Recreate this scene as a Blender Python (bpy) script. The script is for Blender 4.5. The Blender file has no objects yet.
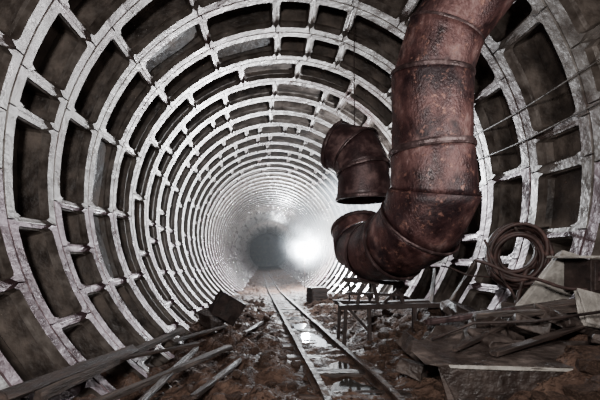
import bpy, bmesh, math, random
from mathutils import Vector, Matrix, noise
random.seed(7)
C = bpy.context.scene.collection
R=2.75; AX=0.3; AZ=1.9          # tunnel inner radius, axis x / z
W=0.78                          # ring width

# ---------------------------------------------------------------- materials
def newmat(name):
    m=bpy.data.materials.new(name); m.use_nodes=True
    nt=m.node_tree; b=nt.nodes['Principled BSDF']
    return m,nt,b
def noisy(name, cols, scale=3.0, detail=8, rough=(0.6,0.9), metal=0.0, bump=0.4, bscale=25, dist=0.02, mscale=(1,1,1), spots=None, spec=0.5):
    m,nt,b=newmat(name)
    tc=nt.nodes.new('ShaderNodeTexCoord'); mp=nt.nodes.new('ShaderNodeMapping')
    mp.inputs['Scale'].default_value=mscale
    nt.links.new(tc.outputs['Object'],mp.inputs['Vector'])
    n=nt.nodes.new('ShaderNodeTexNoise'); n.inputs['Scale'].default_value=scale; n.inputs['Detail'].default_value=detail; n.inputs['Roughness'].default_value=0.65
    nt.links.new(mp.outputs[0],n.inputs['Vector'])
    r=nt.nodes.new('ShaderNodeValToRGB'); nt.links.new(n.outputs['Fac'],r.inputs[0])
    e=r.color_ramp.elements
    while len(e)<len(cols): e.new(0.5)
    for i,(p,c) in enumerate(cols):
        e[i].position=p; e[i].color=(*c,1)
    out=r.outputs[0]
    if spots:
        for (c2,sc2,lo,hi) in spots:
            n2=nt.nodes.new('ShaderNodeTexNoise'); n2.inputs['Scale'].default_value=sc2; n2.inputs['Detail'].default_value=8; n2.inputs['Roughness'].default_value=.6
            nt.links.new(tc.outputs['Object'],n2.inputs['Vector'])
            r2=nt.nodes.new('ShaderNodeValToRGB'); nt.links.new(n2.outputs['Fac'],r2.inputs[0])
            r2.color_ramp.elements[0].position=lo; r2.color_ramp.elements[1].position=hi
            mx=nt.nodes.new('ShaderNodeMix'); mx.data_type='RGBA'
            nt.links.new(r2.outputs[0],mx.inputs['Factor']); nt.links.new(out,mx.inputs['A']); mx.inputs['B'].default_value=(*c2,1)
            out=mx.outputs['Result']
    nt.links.new(out,b.inputs['Base Color'])
    mr=nt.nodes.new('ShaderNodeMapRange'); mr.inputs['To Min'].default_value=rough[0]; mr.inputs['To Max'].default_value=rough[1]
    mr.inputs['From Min'].default_value=0.35; mr.inputs['From Max'].default_value=0.65
    nt.links.new(n.outputs['Fac'],mr.inputs['Value']); nt.links.new(mr.outputs[0],b.inputs['Roughness'])
    b.inputs['Metallic'].default_value=metal
    b.inputs['Specular IOR Level'].default_value=spec
    nb=nt.nodes.new('ShaderNodeTexNoise'); nb.inputs['Scale'].default_value=bscale; nb.inputs['Detail'].default_value=8
    nt.links.new(mp.outputs[0],nb.inputs['Vector'])
    bp=nt.nodes.new('ShaderNodeBump'); bp.inputs['Strength'].default_value=bump; bp.inputs['Distance'].default_value=dist
    nt.links.new(nb.outputs['Fac'],bp.inputs['Height']); nt.links.new(bp.outputs[0],b.inputs['Normal'])
    return m
M_conc=noisy('lining_concrete',[(0.28,(0.052,0.042,0.036)),(0.44,(0.098,0.084,0.075)),(0.58,(0.152,0.136,0.125)),(0.80,(0.240,0.221,0.207))],scale=4.5,detail=9,rough=(0.24,0.46),metal=.4,bump=0.4,bscale=22,dist=0.015,spots=[((0.060,0.036,0.034),0.6,0.46,0.66),((0.045,0.033,0.028),6,0.56,0.78)])
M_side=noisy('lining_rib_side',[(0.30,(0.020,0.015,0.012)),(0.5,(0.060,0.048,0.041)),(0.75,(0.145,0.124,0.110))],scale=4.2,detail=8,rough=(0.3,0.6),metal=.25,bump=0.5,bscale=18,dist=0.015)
M_coff=noisy('coffer_dirt_shade',[(0.34,(0.010,0.007,0.006)),(0.48,(0.034,0.025,0.020)),(0.66,(0.098,0.076,0.063))],scale=2.4,detail=10,rough=(0.4,0.85),bump=0.7,bscale=9,dist=0.04)  # recess shade put into the dark colour, along with dirt
M_low=noisy('lining_rust_stain',[(0.30,(0.028,0.016,0.018)),(0.47,(0.066,0.039,0.043)),(0.70,(0.15,0.105,0.116))],scale=3.5,detail=8,rough=(0.22,0.48),metal=.4,bump=0.5,bscale=18,dist=0.015)
M_rust=noisy('rusty_duct',[(0.34,(0.012,0.006,0.007)),(0.46,(0.050,0.021,0.021)),(0.57,(0.105,0.048,0.045)),(0.69,(0.24,0.150,0.140))],scale=4.8,detail=15,rough=(0.30,0.64),metal=0.42,bump=0.8,bscale=64,dist=0.009,mscale=(1,1,0.6),spots=[((0.018,0.009,0.011),2.3,0.46,0.60),((0.18,0.088,0.070),17,0.58,0.68)])
M_rustd=noisy('dark_rusty_duct',[(0.3,(0.011,0.007,0.008)),(0.5,(0.045,0.022,0.023)),(0.70,(0.18,0.108,0.102))],scale=4.6,detail=14,rough=(0.32,0.66),metal=0.4,bump=0.6,bscale=54,dist=0.008)
M_band=noisy('band_steel',[(0.3,(0.014,0.009,0.009)),(0.55,(0.07,0.042,0.042)),(0.8,(0.30,0.22,0.215))],scale=8,rough=(0.28,0.55),metal=0.5,bump=0.4)
M_rail=noisy('rail_steel',[(0.35,(0.012,0.007,0.005)),(0.52,(0.038,0.022,0.016)),(0.72,(0.10,0.068,0.054))],scale=9,rough=(0.5,0.85),metal=0.1,bump=0.8,spec=.3)
M_wood=noisy('old_wood',[(0.35,(0.014,0.009,0.007)),(0.5,(0.046,0.031,0.025)),(0.68,(0.15,0.112,0.094))],scale=2.5,rough=(0.5,0.9),bump=0.7,bscale=18,mscale=(6,6,0.8),spots=[((0.018,0.011,0.008),4,0.46,0.62)])
M_woodd=noisy('dark_wood',[(0.33,(0.009,0.006,0.005)),(0.5,(0.030,0.018,0.014)),(0.72,(0.09,0.060,0.048))],scale=2.5,rough=(0.45,0.85),bump=0.7,bscale=18,mscale=(6,6,0.8))
M_mud=noisy('mud',[(0.30,(0.011,0.006,0.0045)),(0.46,(0.042,0.023,0.016)),(0.60,(0.085,0.050,0.036)),(0.80,(0.14,0.091,0.068))],scale=5,detail=15,rough=(0.5,0.9),bump=1.0,bscale=20,dist=0.08,spec=.22)
M_stone=noisy('rubble',[(0.32,(0.013,0.008,0.006)),(0.5,(0.045,0.027,0.020)),(0.72,(0.11,0.074,0.058))],scale=6,rough=(0.75,1.0),bump=0.8,bscale=20,spec=.12)
M_slab=noisy('dirty_slab',[(0.32,(0.011,0.007,0.006)),(0.5,(0.034,0.023,0.019)),(0.70,(0.105,0.078,0.067))],scale=4,detail=14,rough=(0.35,0.8),bump=0.9,bscale=18,dist=.03)
M_lconc=noisy('pale_concrete',[(0.3,(0.10,0.09,0.08)),(0.5,(0.27,0.25,0.225)),(0.75,(0.46,0.43,0.395))],scale=6,detail=10,rough=(0.6,0.9),bump=0.8,bscale=22,spots=[((0.06,0.043,0.035),4,0.50,0.66)])
M_iron=noisy('black_iron',[(0.3,(0.010,0.008,0.008)),(0.55,(0.034,0.021,0.018)),(0.8,(0.10,0.068,0.06))],scale=6,rough=(0.45,0.8),metal=0.3,bump=0.4)
M_cable=noisy('cable_rubber',[(0.3,(0.009,0.005,0.004)),(0.55,(0.030,0.014,0.012)),(0.75,(0.08,0.040,0.034))],scale=10,rough=(0.5,0.7),bump=0.3,spec=.35)
mw,nt,b=newmat('water'); b.inputs['Base Color'].default_value=(0.02,0.018,0.016,1); b.inputs['Roughness'].default_value=0.05
nn=nt.nodes.new('ShaderNodeTexNoise'); nn.inputs['Scale'].default_value=8; bb=nt.nodes.new('ShaderNodeBump'); bb.inputs['Strength'].default_value=0.1
nt.links.new(nn.outputs['Fac'],bb.inputs['Height']); nt.links.new(bb.outputs[0],b.inputs['Normal'])
M_water=mw
ml,nt,b=newmat('lamp_glass'); b.inputs['Emission Color'].default_value=(0.9,0.95,1,1); b.inputs['Emission Strength'].default_value=80
M_lamp=ml

# ---------------------------------------------------------------- helpers
def mk(name,verts,faces,mats,fm=None,smooth=False,parent=None,label=None,cat=None,kind=None,group=None):
    me=bpy.data.meshes.new(name); me.from_pydata([tuple(v) for v in verts],[],faces)
    for m in (mats if isinstance(mats,list) else [mats]): me.materials.append(m)
    if fm: me.polygons.foreach_set('material_index',fm)
    if smooth: me.polygons.foreach_set('use_smooth',[True]*len(me.polygons))
    me.update()
    o=bpy.data.objects.new(name,me); C.objects.link(o)
    if parent: o.parent=parent
    tag(o,label,cat,kind,group); return o
def tag(o,label=None,cat=None,kind=None,group=None):
    if label:o['label']=label
    if cat:o['category']=cat
    if kind:o['kind']=kind
    if group:o['group']=group
def empty(name,loc,label,cat,group=None):
    o=bpy.data.objects.new(name,None); o.location=loc; C.objects.link(o); tag(o,label,cat,None,group)
    o.empty_display_size=0.1
    return o
def from_bm(bm,name,mat,**k):
    me=bpy.data.meshes.new(name); bm.normal_update(); bm.to_mesh(me); bm.free(); me.materials.append(mat)
    o=bpy.data.objects.new(name,me); C.objects.link(o)
    tag(o,k.get('label'),k.get('cat'),k.get('kind'),k.get('group')); return o
def trackx(y): return 0.715-0.0225*y
def G(x,y):  # ground height
    z=-0.042*min(max(y-2.6,0),13)
    s=x-trackx(y)
    if s>0.5: z+=min((s-0.5)*0.34,0.36)*(1.0 if y<6 else max(0.35,1-(y-6)/10))
    if s<-0.8: z-=min((-s-0.8)*0.22,0.26)*(1.0 if y<5 else max(0.0,1-(y-5)/5))
    return z
def GN(x,y):
    z=G(x,y); s=abs(x-trackx(y))
    a=0.055+0.095*min(max((s-0.3)/0.35,0),1)
    n=noise.fractal(Vector((x*2.2,y*2.2,0.3)),1.0,2.0,5)
    n2=noise.noise(Vector((x*9,y*9,4)))
    return z+a*(n*0.9+0.4*n2)+0.030
def beam(name,p0,p1,w,t,mat,roll=0.0,seg=8,jag=0.012,bev=0.006,**k):
    p0=Vector(p0);p1=Vector(p1);d=p1-p0;L=d.length
    bm=bmesh.new(); vs=[]
    for i in range(seg+1):
        z=L*i/seg; row=[]
        for (a,b_) in ((-1,-1),(0,-1),(1,-1),(1,1),(0,1),(-1,1)):
            n=noise.noise_vector(Vector((z*2+p0.x*7,a*1.7+p0.y*5,b_*2.3+p0.z)))
            e=0
            if i in(0,seg): e=n.z*max(w,t)*0.6
            row.append(bm.verts.new((a*w/2+n.x*jag,b_*t/2+n.y*jag,z+e)))
        vs.append(row)
    for i in range(seg):
        for j in range(6):
            bm.faces.new((vs[i][j],vs[i][(j+1)%6],vs[i+1][(j+1)%6],vs[i+1][j]))
    bm.faces.new(vs[0][::-1]); bm.faces.new(vs[-1])
    q=d.to_track_quat('Z','Y')
    M=Matrix.Translation(p0)@q.to_matrix().to_4x4()@Matrix.Rotation(roll,4,'Z')
    bmesh.ops.recalc_face_normals(bm,faces=bm.faces)
    par=k.pop('parent',None)
    o=from_bm(bm,name,mat,**k)
    if par:
        o.parent=par; M=Matrix.Translation(par.location).inverted()@M
    o.matrix_local=M
    if bev:
        md=o.modifiers.new('b','BEVEL'); md.width=bev; md.segments=2; md.limit_method='ANGLE'
    return o
def frame(d,upg=Vector((0,0,1))):
    d=d.normalized()
    if abs(d.dot(upg))>0.95: upg=Vector((0,1,0))
    u=d.cross(upg).normalized(); v=d.cross(u).normalized(); return u,v
def tube(name,pts,r,mat,n=10,closed=False,**k):
    pts=[Vector(p) for p in pts]; verts=[];faces=[]; N=len(pts)
    par=k.get('parent'); off=par.location if par else Vector((0,0,0))
    pu=None
    for i,p in enumerate(pts):
        a=pts[(i-1)%N] if (closed or i>0) else p; c=pts[(i+1)%N] if (closed or i<N-1) else p
        d=(c-a).normalized()
        if pu is None: u,v=frame(d)
        else:
            u=(pu-d*pu.dot(d)).normalized(); v=d.cross(u)
        pu=u
        for j in range(n):
            t=2*math.pi*j/n; verts.append(p+u*math.cos(t)*r+v*math.sin(t)*r-off)
    m=N if closed else N-1
    for i in range(m):
        for j in range(n):
            i2=(i+1)%N
            faces.append((i*n+j,i*n+(j+1)%n,i2*n+(j+1)%n,i2*n+j))
    if not closed:
        faces.append(tuple(range(n))[::-1]); faces.append(tuple(range((N-1)*n,N*n)))
    return mk(name,verts,faces,mat,smooth=True,**k)

# ---------------------------------------------------------------- lining
YEND=53.0
groups={'wall_left':[[],[],[]],'wall_right':[[],[],[]],'ceiling':[[],[],[]]}
NC=16
us=[-1,-0.88,-0.5,0,0.5,0.88]; vsd=[-1,-0.75,-0.68,0.68,0.75]
loop=[(u,-1) for u in us]+[(1,v) for v in vsd]+[(-u,1) for u in us]+[(-1,-v) for v in vsd]
Lc=len(loop)
def cell(a0,a1,y0,y1,depth,low):
    ac=(a0+a1)/2; ha=(a1-a0)/2; yc=(y0+y1)/2; hy=(y1-y0)/2
    deg=math.degrees(ac)%360
    if deg>180: deg-=360 if deg>270 else 0
    key='ceiling' if 48<deg<132 else ('wall_left' if 132<=deg<=270 else 'wall_right')
    V,F,FM=groups[key]; base=len(V)
    arc=ha*R
    # outer seam, hoop face, hoop edge, first step down, step ledge, deep wall
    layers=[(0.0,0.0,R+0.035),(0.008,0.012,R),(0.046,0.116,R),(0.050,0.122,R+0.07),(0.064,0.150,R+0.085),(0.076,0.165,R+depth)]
    for li,(it,iy,rr) in enumerate(layers):
        for (u,v) in loop:
            fu=(arc-it)/arc; fv=(hy-iy)/hy
            if li>=2 and abs(u)==1 and abs(v)==1:
                fu*=(1-0.022/arc); fv*=(1-0.022/hy)
            a=ac+u*fu*ha; y=yc+v*fv*hy
            r2=rr
            if abs(u)==1 and abs(v)<0.72 and li<5: r2=max(rr,R+0.05)
            if li>=1: r2+=0.007*noise.noise(Vector((a*6,y*5,li)))
            V.append((AX+r2*math.cos(a),y,AZ+r2*math.sin(a)))
    m0=2 if low else 0
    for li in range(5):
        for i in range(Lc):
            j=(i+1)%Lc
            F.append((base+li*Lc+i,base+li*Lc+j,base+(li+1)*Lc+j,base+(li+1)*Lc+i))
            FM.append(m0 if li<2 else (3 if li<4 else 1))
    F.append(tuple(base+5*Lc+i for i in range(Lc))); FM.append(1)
y0=-2.20
i=0
while y0<YEND:
    off=random.random()*2*math.pi/NC if i%2 else random.random()*0.08
    for c in range(NC):
        a0=off+c*2*math.pi/NC; a1=a0+2*math.pi/NC
        am=(math.degrees((a0+a1)/2))%360
        if 243<am<297: continue
        dep=0.32
        if random.random()<0.12: dep=0.15
        zc=AZ+R*math.sin((a0+a1)/2)
        low = (zc<1.3+0.9*random.random() and random.random()<0.85)
        if random.random()<0.18:
            ax=a0+(a1-a0)*random.choice((.35,.5,.65))
            cell(a0,ax,y0,y0+W,dep,low); cell(ax,a1,y0,y0+W,dep,low)
        else: cell(a0,a1,y0,y0+W,dep,low)
    y0+=W; i+=1
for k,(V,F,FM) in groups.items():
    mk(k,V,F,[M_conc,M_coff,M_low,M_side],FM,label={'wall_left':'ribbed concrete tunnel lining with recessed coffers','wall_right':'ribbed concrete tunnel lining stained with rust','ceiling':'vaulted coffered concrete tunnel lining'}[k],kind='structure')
V=[]
for j in range(48):
    t=2*math.pi*j/48; V.append((AX+(R+.3)*math.cos(t),YEND,AZ+(R+.3)*math.sin(t)))
mk('dark_end_disc',V,[tuple(range(48))],M_coff,label='dark disc standing in for the darkness far down the tunnel',kind='structure')  # dark disc added for the darkness at the far end

# ---------------------------------------------------------------- floor
ys=[]; y=0.6
while y<YEND: ys.append(y); y+=0.03 if y<5 else 0.03*y/5*1.3
ys.append(YEND)
nx=150; V=[];F=[]
for y in ys:
    for i in range(nx+1):
        x=-2.5+5.4*i/nx; V.append((x,y,GN(x,y)))
for j in range(len(ys)-1):
    for i in range(nx):
        a=j*(nx+1)+i; F.append((a,a+1,a+nx+2,a+nx+1))
mk('floor',V,F,M_mud,smooth=True,label='muddy rubble-strewn tunnel floor',kind='structure')

# ---------------------------------------------------------------- track
for s in (-1,1):
    prof=[(-0.045,0),(0.045,0),(0.045,0.012),(0.010,0.018),(0.010,0.058),(0.025,0.064),(0.025,0.086),(-0.025,0.086),(-0.025,0.064),(-0.010,0.058),(-0.010,0.018),(-0.045,0.012)]
    V=[];F=[]; yy=[0.9+0.25*i for i in range(144)]
    for y in yy:
        for (a,b_) in prof: V.append((trackx(y)+s*0.245+a+0.010*noise.noise(Vector((y*.8,s,0))),y,G(trackx(y),y)+0.014+b_+0.012*noise.noise(Vector((y,s,5)))))
    n=len(prof)
    for i in range(len(yy)-1):
        for j in range(n): F.append((i*n+j,i*n+(j+1)%n,(i+1)*n+(j+1)%n,(i+1)*n+j))
    F.append(tuple(range(n))[::-1]); F.append(tuple(range((len(yy)-1)*n,len(yy)*n)))
    mk('rail',V,F,M_rail,label='long narrow-gauge steel rail half buried in mud',cat='rail',group='narrow-gauge rails')
y=1.4
while y<22:
    cx=trackx(y); g=G(cx,y)+0.008; a=random.uniform(-.03,.03)
    beam('railway_sleeper',(cx-0.40,y-a,g),(cx+0.40,y+a,g+random.uniform(-.012,.006)),0.13,0.055,M_woodd,roll=0,jag=0.014,label='dark muddy wooden sleeper under the narrow rails',cat='railway sleeper',group='track sleepers')
    y+=0.60+random.uniform(-.1,.1)
for (cx,cy,rx,ry) in ((0.68,2.60,0.17,0.34),(0.64,3.45,0.17,0.36),(0.60,4.6,0.16,0.5),(0.55,6.3,0.15,0.7)):
    zz=G(cx,cy)+0.038
    V=[(cx,cy,zz)]
    for j in range(28):
        t=2*math.pi*j/28; k=1+0.35*noise.noise(Vector((math.cos(t)*1.5,math.sin(t)*1.5,cy)))
        V.append((cx+rx*k*math.cos(t),cy+ry*k*math.sin(t),zz-0.042*ry*k*math.sin(t)))
    F=[(0,1+j,1+(j+1)%28) for j in range(28)]
    mk('puddle',V,F,M_water,label='shallow puddle of dark water between the rails',cat='puddle',group='puddles on the track')

# ---------------------------------------------------------------- duct
def miter(pts,rad,root,mat,bands,thick=0.012,nn=56):
    pts=[Vector(p) for p in pts]; N=len(pts); dirs=[(pts[i+1]-pts[i]).normalized() for i in range(N-1)]
    nor=[]
    for i in range(N):
        if i==0: nor.append(dirs[0])
        elif i==N-1: nor.append(dirs[-1])
        else: nor.append((dirs[i-1]+dirs[i]).normalized())
    u,v=frame(dirs[0]); U=[]
    for i in range(N-1):
        u=(u-dirs[i]*u.dot(dirs[i])).normalized(); U.append((u,dirs[i].cross(u)))
    def ring(i,si,r,shift=0.0):
        p=pts[i]+nor[i]*shift; u,v=U[si]; d=dirs[si]; n=nor[i]; out=[]
        for j in range(nn):
            t=2*math.pi*j/nn; q=u*math.cos(t)*r+v*math.sin(t)*r
            q=q-d*(q.dot(n)/d.dot(n)); out.append(p+q-root.location)
        return out
    for i in range(N-1):
        A=ring(i,i,rad[i]*1.015); B=ring(i+1,i,rad[i+1]*.98); m=max(4,int((pts[i+1]-pts[i]).length/0.05)); V=[];F=[]
        for k in range(m+1):
            f=k/m
            for j in range(nn):
                q=A[j].lerp(B[j],f); c=(pts[i].lerp(pts[i+1],f)-root.location)
                s=min(1,math.sin(math.pi*f)*2)
                w_=q+root.location
                q=q+(q-c).normalized()*s*(0.014*noise.noise(w_*2.6)+0.004*noise.noise(w_*8))
                V.append(q)
        for k in range(m):
            for j in range(nn): F.append((k*nn+j,k*nn+(j+1)%nn,(k+1)*nn+(j+1)%nn,(k+1)*nn+j))
        o=mk('duct_section',V,F,mat,smooth=True,parent=root)
        md=o.modifiers.new('s','SOLIDIFY'); md.thickness=thick; md.offset=0
    for (i,wd,ex) in bands:
        si=min(i,N-2); rr=rad[i]
        sh=[(-wd,0.004),(-wd,ex),(-wd*0.4,ex*1.25),(wd*0.4,ex*1.25),(wd,ex),(wd,0.004)]
        V=[];F=[]
        for (s,e) in sh: V+=ring(i,si,rr+e,s)
        for k in range(len(sh)-1):
            for j in range(nn): F.append((k*nn+j,k*nn+(j+1)%nn,(k+1)*nn+(j+1)%nn,(k+1)*nn+j))
        mk('joint_band',V,F,M_band,parent=root,label='raised riveted steel joint band')
duct=empty('ventilation_duct',(1.5,4.0,0.78),'large rusty ventilation duct bending down and back in a U','ventilation duct')
pts=[(2.34,2.40,4.02),(1.90,3.05,3.48),(1.65,3.22,3.12),(1.570,3.33,2.78),(1.60,3.4,2.09),(1.625,3.4,1.68),(1.56,3.56,1.38),(1.43,3.88,1.19),(1.31,4.30,1.12),(1.25,4.62,1.20),(1.24,4.78,1.44)]
rad=[.32,.325,.335,.345,.355,.395,.405,.38,.35,.34,.335]
miter(pts,rad,duct,M_rust,[(1,.018,.014),(2,.012,.010),(3,.02,.018),(4,.03,.028),(6,.014,.016),(7,.018,.022),(8,.012,.014),(10,.025,.018)])
duct2=empty('duct_elbow',(1.344,4.95,1.78),'dark rusty duct elbow hanging open-ended from a wire','duct elbow')
pts2=[(1.375,4.95,1.87),(1.375,4.95,2.27),(1.30,5.06,2.56),(1.06,5.24,2.70)]
miter(pts2,[.365,.35,.355,.345],duct2,M_rustd,[(0,.025,.018),(1,.022,.020),(2,.016,.016),(3,.03,.02)])
tube('hanging_wire',[(1.27,5.05,4.50),(1.272,5.05,3.6),(1.28,5.05,2.90)],0.008,M_iron,n=8,label='thin steel wire hanging from the vault to the duct elbow',cat='wire')

# ---------------------------------------------------------------- stand
st=empty('metal_stand',(1.50,4.5,0.1),'rough rusty angle-iron stand supporting the ventilation duct','stand')
def sb(name,a,b_,w=0.034,t=0.034,label=None): return beam(name,a,b_,w,t,M_iron,parent=st,jag=0.010,bev=0.003,label=label)
zt=0.43; YA=4.30; YB=4.75
sb('frame_bar',(0.90,YA,zt),(2.28,YA,zt+.03),0.05,0.06); sb('frame_bar',(0.92,YB,zt+.01),(2.2,YB,zt-.01),.05,.05)
for x in (0.95,1.55,2.18): sb('frame_bar',(x,YA,zt),(x+.03,YB,zt))
sb('shelf_board',(1.5,4.50,zt+0.03),(2.1,4.52,zt+0.05),0.14,0.04)
for (x,y) in ((0.96,YA),(1.27,YA),(1.82,YA),(2.18,YA),(0.98,YB),(2.12,YB)):
    sb('leg',(x,y,GN(x,y)-0.03),(x+random.uniform(-.03,.03),y,zt),.044,.044)
for (x,dx) in ((1.12,.08),(1.40,-.06),(1.72,-.10)):
    sb('support_post',(x,YA+.05,zt),(x+dx,YA+.05,0.71),.042,.042); sb('support_post',(x,YB-.05,zt),(x,YB-.05,0.74),.03,.03)
sb('cradle_bar',(0.98,YA+.05,0.765),(1.72,YA+.05,0.72),.05,.05); sb('cradle_bar',(1.04,YB-.05,0.765),(1.8,YB-.05,0.745),.03,.03)
sb('brace',(1.0,YA,zt),(1.28,YA,0.12),0.03,0.03); sb('brace',(1.42,YA+.05,zt),(1.68,YA+.05,.70),.035,.035)
sb('cross_rail',(1.00,YA+.05,0.60),(1.70,YA+.05,0.58),.03,.03)

# ---------------------------------------------------------------- left side timber
def plank(a,b_,w,t,m,label,roll=0,n='wooden_plank',cat='plank'): return beam(n,a,b_,w,t,m,roll=roll,jag=.018,label=label,cat=cat)
plank((-1.60,2.45,0.07),(-1.16,4.9,0.03),0.07,0.07,M_wood,'long weathered beam lying along the foot of the wall')
plank((-1.22,2.3,0.04),(-0.40,3.9,0.05),0.08,0.045,M_wood,'long split plank lying across the mud')
plank((-0.86,2.3,0.05),(-0.78,3.9,0.03),0.055,0.035,M_woodd,'thin dark plank lying lengthwise on the mud')
plank((-0.52,2.5,0.05),(-0.22,3.5,0.05),0.05,0.03,M_woodd,'dark broken plank beside the track')
plank((-1.5,3.3,0.06),(-0.8,4.1,0.04),0.07,0.03,M_woodd,'dark board crossing the fallen timbers')
plank((-1.2,4.4,-0.01),(-0.65,5.6,-0.06),0.07,0.04,M_woodd,'dark plank lying among rubble')
plank((-0.3,4.8,0.01),(0.0,6.4,-0.10),0.06,0.03,M_woodd,'long dark board beside the rail')
plank((-1.72,2.3,0.14),(-1.38,3.7,0.08),0.11,0.035,M_woodd,'dark board banked up at the wall foot',roll=.5)

def chunk(name,loc,dims,rot,mat,seed,label,cat,group=None,sub=2,amp=.12):
    bm=bmesh.new(); bmesh.ops.create_cube(bm,size=1)
    bmesh.ops.subdivide_edges(bm,edges=bm.edges[:],cuts=sub,use_grid_fill=True)
    for v in bm.verts:
        n=noise.noise_vector(v.co*1.7+Vector((seed*3.1,seed,0)))
        v.co+=n*amp; v.co.x*=dims[0]; v.co.y*=dims[1]; v.co.z*=dims[2]
    o=from_bm(bm,name,mat,label=label,cat=cat,group=group); o.location=loc; o.rotation_euler=rot
    md=o.modifiers.new('b','BEVEL'); md.width=.005; md.segments=1; md.limit_method='ANGLE'; md.angle_limit=.5
    return o
chunk('concrete_block',(-.66,5.9,.20),(.46,.34,.42),(.15,.55,.4),M_iron,14,'dark broken block tipped on its corner beside the wall','concrete block',amp=.14)
chunk('concrete_block',(-.95,6.3,-.02),(.4,.4,.25),(.1,-.2,.7),M_slab,15,'low dark block half sunk in mud','concrete block',amp=.14)

def crate(name,loc,sx,sy,sz,rot,mat,label,cat):
    e=empty(name,loc,label,cat); e.rotation_euler=(0,0,rot)
    nb=3
    for f in (-1,1):
        for i in range(nb):
            z=sz*(i+.5)/nb
            o=beam('slat',(-sx/2,f*sy/2,z),(sx/2,f*sy/2,z),sz/nb*.97,0.02,mat,roll=math.pi/2,jag=.003,bev=.003); o.parent=e
            o=beam('slat',(f*sx/2,-sy/2,z),(f*sx/2,sy/2,z),sz/nb*.97,0.02,mat,roll=math.pi/2,jag=.003,bev=.003); o.parent=e
    for a in(-1,1):
        for b_ in(-1,1):
            o=beam('corner_post',(a*(sx/2-.02),b_*(sy/2-.02),0),(a*(sx/2-.02),b_*(sy/2-.02),sz),.04,.04,mat,jag=.002,bev=.002); o.parent=e
    o=beam('lid',(-sx/2-.01,0,sz+.012),(sx/2+.01,0,sz+.012),sy+.02,.02,mat,jag=.003,bev=.003); o.parent=e
    return e
crate('wooden_crate',(1.42,9.8,G(1.42,9.8)),.42,.36,.40,.35,M_woodd,'small dark wooden crate beside the track','crate')

# ---------------------------------------------------------------- right side
cc=Vector((2.44,3.4,1.07)); cr=.205; pts=[]
turns=12
q=Matrix.Rotation(math.radians(-22),3,'Z')@Matrix.Rotation(math.radians(8),3,'Y')
for i in range(turns*40):
    t=2*math.pi*i/40; k=i/(turns*40)
    r=cr+0.045*math.sin(k*41)+0.040*noise.noise(Vector((k*26,0,0)))
    ox=0.055*noise.noise(Vector((k*14,3,0))); oz=0.055*noise.noise(Vector((k*14,9,0)))
    tl=.12*noise.noise(Vector((k*12,5,5)))
    pts.append(cc+q@Vector((r*math.cos(t)+ox,(k-.5)*0.14+tl*math.sin(t),r*1.15*math.sin(t)+oz)))
for i in range(20): pts.append(pts[-1]+Vector((-.020,-.006,-.030+.03*math.sin(i*.4))))
tube('cable_coil',pts,0.018,M_cable,n=8,label='tangled coil of dark reddish cable hung on a wall hook',cat='cable coil')
tube('wall_hook',[(2.98,3.70,1.36),(2.7,3.55,1.32),(2.42,3.38,1.30),(2.39,3.36,1.34)],.014,M_iron,label='bent iron hook holding the cable coil',cat='hook')
def sag(x0,y0,z0,x1,y1,z1,s,r,l):
    pts=[]
    for i in range(40):
        f=i/39; pts.append((x0+(x1-x0)*f,y0+(y1-y0)*f,z0+(z1-z0)*f-s*math.sin(math.pi*f)+.01*math.sin(f*19)))
    tube('slack_cable',pts,r,M_cable,label=l,cat='cable')
sag(1.80,3.02,1.02,2.84,2.66,.74,.05,.014,'slack cable strung from the duct to the wall')
sag(1.95,3.9,.95,2.80,3.2,.90,.10,.009,'thin slack cable looping below the coil')
sag(2.12,3.4,1.22,2.40,3.3,.60,.05,.012,'loose cable strand drooping from the coil')
for ang in (18,11):
    a=math.radians(ang); rr=R-.02
    tube('wall_conduit',[(AX+rr*math.cos(a)+.01*math.sin(y_*1.3),y_,AZ+rr*math.sin(a)-.03*math.sin(y_*1.9)) for y_ in [0.5+.4*i for i in range(60)]],.010,M_side,label='thin metal conduit running along the tunnel lining',cat='conduit',group='wall conduits')
chunk('concrete_slab',(2.44,3.10,.64),(.32,.06,.92),(.25,.50,.05),M_lconc,3,'large pale dirty concrete slab leaning against the lining','concrete slab',amp=.07)
chunk('concrete_slab',(2.05,3.55,.36),(.30,.3,.12),(.1,.25,.5),M_slab,9,'broken flat concrete piece lying on rubble','concrete slab',amp=.16)
chunk('concrete_slab',(2.45,3.02,.50),(.30,.22,.12),(.3,.35,.3),M_slab,21,'dirty concrete lump at the foot of the lining','concrete slab',amp=.18)
chunk('concrete_slab',(2.56,2.68,.64),(.34,.05,.28),(-.45,.2,.1),M_lconc,23,'pale concrete fragment propped below the cabinet','concrete slab',amp=.08)
cb=empty('metal_cabinet',(2.66,2.85,.72),'small dark steel junction cabinet fixed to the lining','cabinet')
def boxp(name,c,d,mat,par,bev=.006,label=None):
    bm=bmesh.new(); bmesh.ops.create_cube(bm,size=1)
    for v in bm.verts: v.co=Vector((v.co.x*d[0],v.co.y*d[1],v.co.z*d[2]))
    o=from_bm(bm,name,mat,label=label); o.parent=par; o.location=Vector(c)-par.location
    md=o.modifiers.new('b','BEVEL'); md.width=bev; md.segments=2; return o
boxp('cabinet_body',(2.68,2.85,.9),(.30,.25,.26),M_iron,cb)
boxp('door',(2.68,2.718,.9),(.26,.012,.22),M_iron,cb)
boxp('handle',(2.58,2.702,.9),(.015,.02,.07),M_band,cb,.003)
boxp('top_plate',(2.62,2.84,1.05),(.44,.32,.02),M_lconc,cb,label='pale dusty sheet lying over the top')
for x in (2.56,2.77): boxp('bracket_post',(x,2.85,.54),(.03,.03,.48),M_iron,cb,.003)
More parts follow.
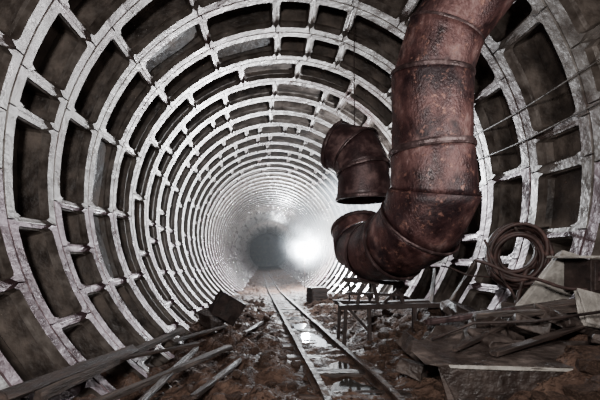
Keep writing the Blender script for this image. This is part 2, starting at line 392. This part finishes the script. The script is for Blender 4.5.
# long rusty steel channel with broken slabs and boards
bb_=empty('steel_channel',(1.85,2.35,.08),'long dark rusty steel channel with a pale worn lip','steel channel')
def bp_(n,a,b_,w,t,roll,m,l=None): return beam(n,a,b_,w,t,m,roll=roll,seg=12,jag=.009,bev=.005,parent=bb_,label=l)
bp_('top_plate',(1.22,2.58,.345),(2.56,2.26,.415),.50,.025,.10,M_slab)
bp_('front_plate',(1.22,2.345,.205),(2.54,2.045,.25),.025,.22,0,M_slab)
bp_('back_plate',(1.30,2.78,.24),(2.58,2.48,.28),.025,.22,0,M_rustd)
bp_('lip',(1.22,2.335,.325),(2.54,2.035,.375),.035,.022,0,M_lconc,'pale worn edge lip')
SL='dark rusty broken slab lying in the debris heap'
def slab(loc,dims,rot,seed,m=None,l=SL): return chunk('broken_slab',loc,dims,rot,m or M_slab,seed,l,'broken slab',group='broken slabs in the debris heap',sub=1,amp=.2)
slab((2.42,2.80,.54),(.45,.3,.10),(.25,.25,.3),6)
slab((1.62,3.0,.34),(.38,.28,.14),(.3,-.25,.6),7)
slab((1.95,2.95,.44),(.36,.28,.14),(-.1,.35,.2),8)
slab((2.26,3.06,.52),(.36,.28,.12),(.3,.1,-.5),10)
slab((1.20,2.85,.14),(.24,.20,.12),(.15,.2,.9),11)
slab((1.75,3.35,.36),(.32,.26,.14),(.3,.1,.2),12)
slab((2.2,3.9,.42),(.4,.3,.14),(.3,.4,.2),13)
slab((1.40,3.25,.20),(.26,.22,.14),(.2,.5,.1),31)
slab((1.30,2.15,.08),(.26,.18,.12),(.2,.3,.5),32)
slab((1.80,1.98,.10),(.28,.20,.12),(.4,.1,.1),33)
slab((2.20,1.95,.14),(.26,.18,.14),(.1,.4,.6),37)
slab((1.45,2.85,.38),(.28,.22,.09),(.1,-.3,.8),34)
slab((2.05,2.76,.50),(.30,.22,.10),(.3,.3,1.2),35)
slab((1.75,2.70,.42),(.26,.20,.07),(.3,.1,.3),36)
slab((2.35,2.42,.46),(.22,.16,.06),(.1,.3,.9),38)
plank((1.75,2.92,.56),(2.60,2.74,.66),.08,.04,M_wood,'pale plank resting across the rubble pile')
plank((1.9,3.3,.50),(2.50,2.80,.70),.07,.04,M_woodd,'dark board leaning over the rubble pile')
plank((1.35,2.50,.39),(1.95,2.85,.50),.06,.03,M_woodd,'short broken board lying on the channel')
plank((1.55,2.40,.385),(2.35,2.62,.53),.07,.03,M_woodd,'long dark board lying over the heap')
beam('steel_pipe',(1.4,3.05,.48),(2.62,3.05,.66),.05,.05,M_band,bev=.018,label='rusty pipe lying over the rubble pile',cat='pipe')
tube('steel_rod',[(1.3,2.75,.40),(1.6,2.7,.54),(1.95,2.55,.58),(2.4,2.5,.66)],.011,M_iron,label='bent reinforcing rod sticking out of rubble',cat='steel rod')
plank((2.0,3.9,.40),(2.75,4.6,.95),.04,.12,M_wood,'pale board leaning against the lining')
plank((2.15,4.6,.24),(2.7,5.6,.8),.04,.14,M_wood,'wide pale board leaning against the lining')
plank((2.0,5.6,.14),(2.6,6.8,.6),.04,.14,M_woodd,'dark board leaning against the lining')

# ---------------------------------------------------------------- rubble
protos=[]
for s in range(7):
    bm=bmesh.new(); bmesh.ops.create_icosphere(bm,subdivisions=2,radius=1)
    for v in bm.verts:
        n=noise.noise_vector(v.co*1.1+Vector((s*5,0,s)))*.55+noise.noise_vector(v.co*3+Vector((s,9,0)))*.15
        v.co+=n
        for ax in range(3): v.co[ax]=max(-.75,min(.75,v.co[ax]))
    me=bpy.data.meshes.new('rubble_stone'); bm.to_mesh(me); bm.free(); me.materials.append(M_stone); protos.append(me)
def ontrack(x,y,m=.45): return abs(x-trackx(y))<m
def inside(x,z,m=.05): return (x-AX)**2+(z-AZ)**2<(R-m)**2
cnt=0
while cnt<290:
    y=1.9+8*random.random()**1.7; zone=random.random()
    if zone<.55: x=random.uniform(1.08,2.6)
    else: x=random.uniform(-1.5,.28)
    if ontrack(x,y,.36): continue
    sc=random.choice([.03,.04,.05,.06,.08])*random.uniform(.8,1.4)
    if x>1.3 and y<4: sc*=1.2
    if x<.3: sc*=.85
    if ontrack(x,y,.5): sc=min(sc,.045)
    z=GN(x,y)
    if not inside(x,z,.12): continue
    me=random.choice(protos); o=bpy.data.objects.new('rubble_stone',me); C.objects.link(o)
    o.location=(x,y,z+sc*.2); o.scale=(sc*random.uniform(.8,1.5),sc*random.uniform(.8,1.3),sc*random.uniform(.5,.9)); o.rotation_euler=(random.uniform(-.4,.4),random.uniform(-.4,.4),random.uniform(0,6.3))
    tag(o,'rough brown stone in the muddy rubble','stone',None,'rubble stones'); cnt+=1
V=[];F=[]
for i in range(6000):
    y=1.9+6*random.random()**1.6; x=random.uniform(-1.8,2.5)
    if ontrack(x,y,.30) and random.random()<.7: continue
    s=random.uniform(.006,.018); z=GN(x,y)+s*.05; b0=len(V)
    if not inside(x,z): continue
    for d in ((1,0,0),(-1,0,0),(0,1,0),(0,-1,0),(0,0,1),(0,0,-1)):
        V.append((x+d[0]*s*random.uniform(.6,1.5),y+d[1]*s*random.uniform(.6,1.5),z+d[2]*s*random.uniform(.4,.8)))
    for a,b_,c in ((0,2,4),(2,1,4),(1,3,4),(3,0,4),(2,0,5),(1,2,5),(3,1,5),(0,3,5)): F.append((b0+a,b0+b_,b0+c))
mk('gravel',V,F,M_stone,label='scattered gravel and grit over the mud',cat='gravel',kind='stuff')

# ---------------------------------------------------------------- far work lamp
LX,LY,LZ=1.72,15.5,1.38
lp=empty('work_lamp',(LX,LY,-.3),'bright floodlight on a stand shining down the tunnel','work lamp')
tube('lamp_post',[(LX,LY+.1,-.40),(LX,LY+.1,LZ-.05)],.014,M_iron,parent=lp)
bm=bmesh.new(); bmesh.ops.create_cone(bm,cap_ends=True,segments=24,radius1=.15,radius2=.07,depth=.18)
o=from_bm(bm,'lamp_housing',M_iron); o.parent=lp; o.matrix_local=Matrix.Translation((0,.10,LZ+.3))@Matrix.Rotation(math.radians(90),4,'X')
bm=bmesh.new(); bmesh.ops.create_circle(bm,cap_ends=True,segments=24,radius=.14)
o=from_bm(bm,'lamp_lens',M_lamp,label='glowing white lens'); o.parent=lp; o.matrix_local=Matrix.Translation((0,0.0,LZ+.3))@Matrix.Rotation(math.radians(90),4,'X')

# ---------------------------------------------------------------- haze
def volmat(name,dens,grad,pwr=1.6):
    mv=bpy.data.materials.new(name); mv.use_nodes=True; nt=mv.node_tree; nt.nodes.clear()
    out=nt.nodes.new('ShaderNodeOutputMaterial'); vs_=nt.nodes.new('ShaderNodeVolumeScatter'); vs_.inputs['Density'].default_value=dens; vs_.inputs['Anisotropy'].default_value=.3; vs_.inputs['Color'].default_value=(.9,.95,1,1)
    nt.links.new(vs_.outputs[0],out.inputs['Volume'])
    if grad:
        tc=nt.nodes.new('ShaderNodeTexCoord'); g=nt.nodes.new('ShaderNodeTexGradient'); g.gradient_type='SPHERICAL'
        pw=nt.nodes.new('ShaderNodeMath'); pw.operation='POWER'; pw.inputs[1].default_value=pwr
        mu=nt.nodes.new('ShaderNodeMath'); mu.operation='MULTIPLY'; mu.inputs[1].default_value=dens
        nz=nt.nodes.new('ShaderNodeTexNoise'); nz.inputs['Scale'].default_value=2.2; nz.inputs['Detail'].default_value=3
        m2=nt.nodes.new('ShaderNodeMath'); m2.operation='MULTIPLY'; mr=nt.nodes.new('ShaderNodeMapRange'); mr.inputs['From Min'].default_value=.38; mr.inputs['From Max'].default_value=.62; mr.inputs['To Min'].default_value=.15; mr.inputs['To Max'].default_value=1.7
        nt.links.new(tc.outputs['Object'],nz.inputs[0]); nt.links.new(nz.outputs['Fac'],mr.inputs['Value'])
        nt.links.new(tc.outputs['Object'],g.inputs[0]); nt.links.new(g.outputs['Fac'],pw.inputs[0]); nt.links.new(pw.outputs[0],mu.inputs[0])
        nt.links.new(mu.outputs[0],m2.inputs[0]); nt.links.new(mr.outputs[0],m2.inputs[1]); nt.links.new(m2.outputs[0],vs_.inputs['Density'])
    return mv
bm=bmesh.new(); bmesh.ops.create_cone(bm,cap_ends=True,segments=32,radius1=R-.03,radius2=R-.03,depth=14)
o=from_bm(bm,'dust_haze',volmat('haze',.0014,False),label='pale dusty haze filling the tunnel',cat='haze',kind='stuff'); o.matrix_world=Matrix.Translation((AX,14,AZ))@Matrix.Rotation(math.radians(90),4,'X')
def cloud(loc,sc,d,l,p=1.6):
    bm=bmesh.new(); bmesh.ops.create_icosphere(bm,subdivisions=3,radius=1)
    o=from_bm(bm,'glow_cloud',volmat('glow_dust',d,True,p),label=l,cat='glow cloud',kind='stuff'); o.location=loc; o.scale=sc  # local haze added so the lamps inside it spread a glow
cloud((LX+.35,LY-.6,LZ+.20),(1.85,3.0,1.4),.46,'added haze cloud shaped for the glow around the floodlight',3.0)
cloud((2.10,9.6,1.95),(1.55,4.4,1.4),.30,'added haze cloud for the glow behind the ventilation duct',1.3)

# ---------------------------------------------------------------- lights
def light(typ,loc,tgt,power,col=(1,1,1),size=.5,**k):
    l=bpy.data.lights.new('light',typ); l.energy=power; l.color=col
    if typ=='AREA': l.size=size
    else: l.shadow_soft_size=size
    for a,b_ in k.items(): setattr(l,a,b_)
    o=bpy.data.objects.new('light',l); o.location=loc; o.rotation_euler=(Vector(tgt)-Vector(loc)).to_track_quat('-Z','Y').to_euler(); C.objects.link(o); return o
light('AREA',(-.5,-.6,2.0),(.5,6,1.4),230,(1,.965,.93),.4)
light('AREA',(2.35,1.9,2.3),(1.6,3.4,2.0),26,(1,.965,.93),.2)
light('POINT',(LX,LY-.2,LZ),(0,0,0),6500,(.9,.95,1),.15)
light('POINT',(1.95,7.6,2.6),(0,0,0),900,(.88,.94,1),.12)
light('POINT',(.8,25,3.4),(0,0,0),1200,(.9,.95,1),.2)
light('POINT',(.8,36,3.4),(0,0,0),900,(.9,.95,1),.2)
light('POINT',(-.2,.9,3.9),(0,0,0),26,(1,.965,.93),.2)
w=bpy.data.worlds.new('w'); bpy.context.scene.world=w; w.use_nodes=True
w.node_tree.nodes['Background'].inputs[0].default_value=(.5,.55,.6,1); w.node_tree.nodes['Background'].inputs[1].default_value=.03

cam=bpy.data.cameras.new('camera'); co=bpy.data.objects.new('camera',cam); C.objects.link(co)
co.location=(0,0,1.05); co.rotation_euler=(math.radians(90),0,0); cam.lens=21; cam.sensor_width=36; cam.shift_x=34/600; cam.shift_y=57/600; cam.clip_start=.02
bpy.context.scene.camera=co
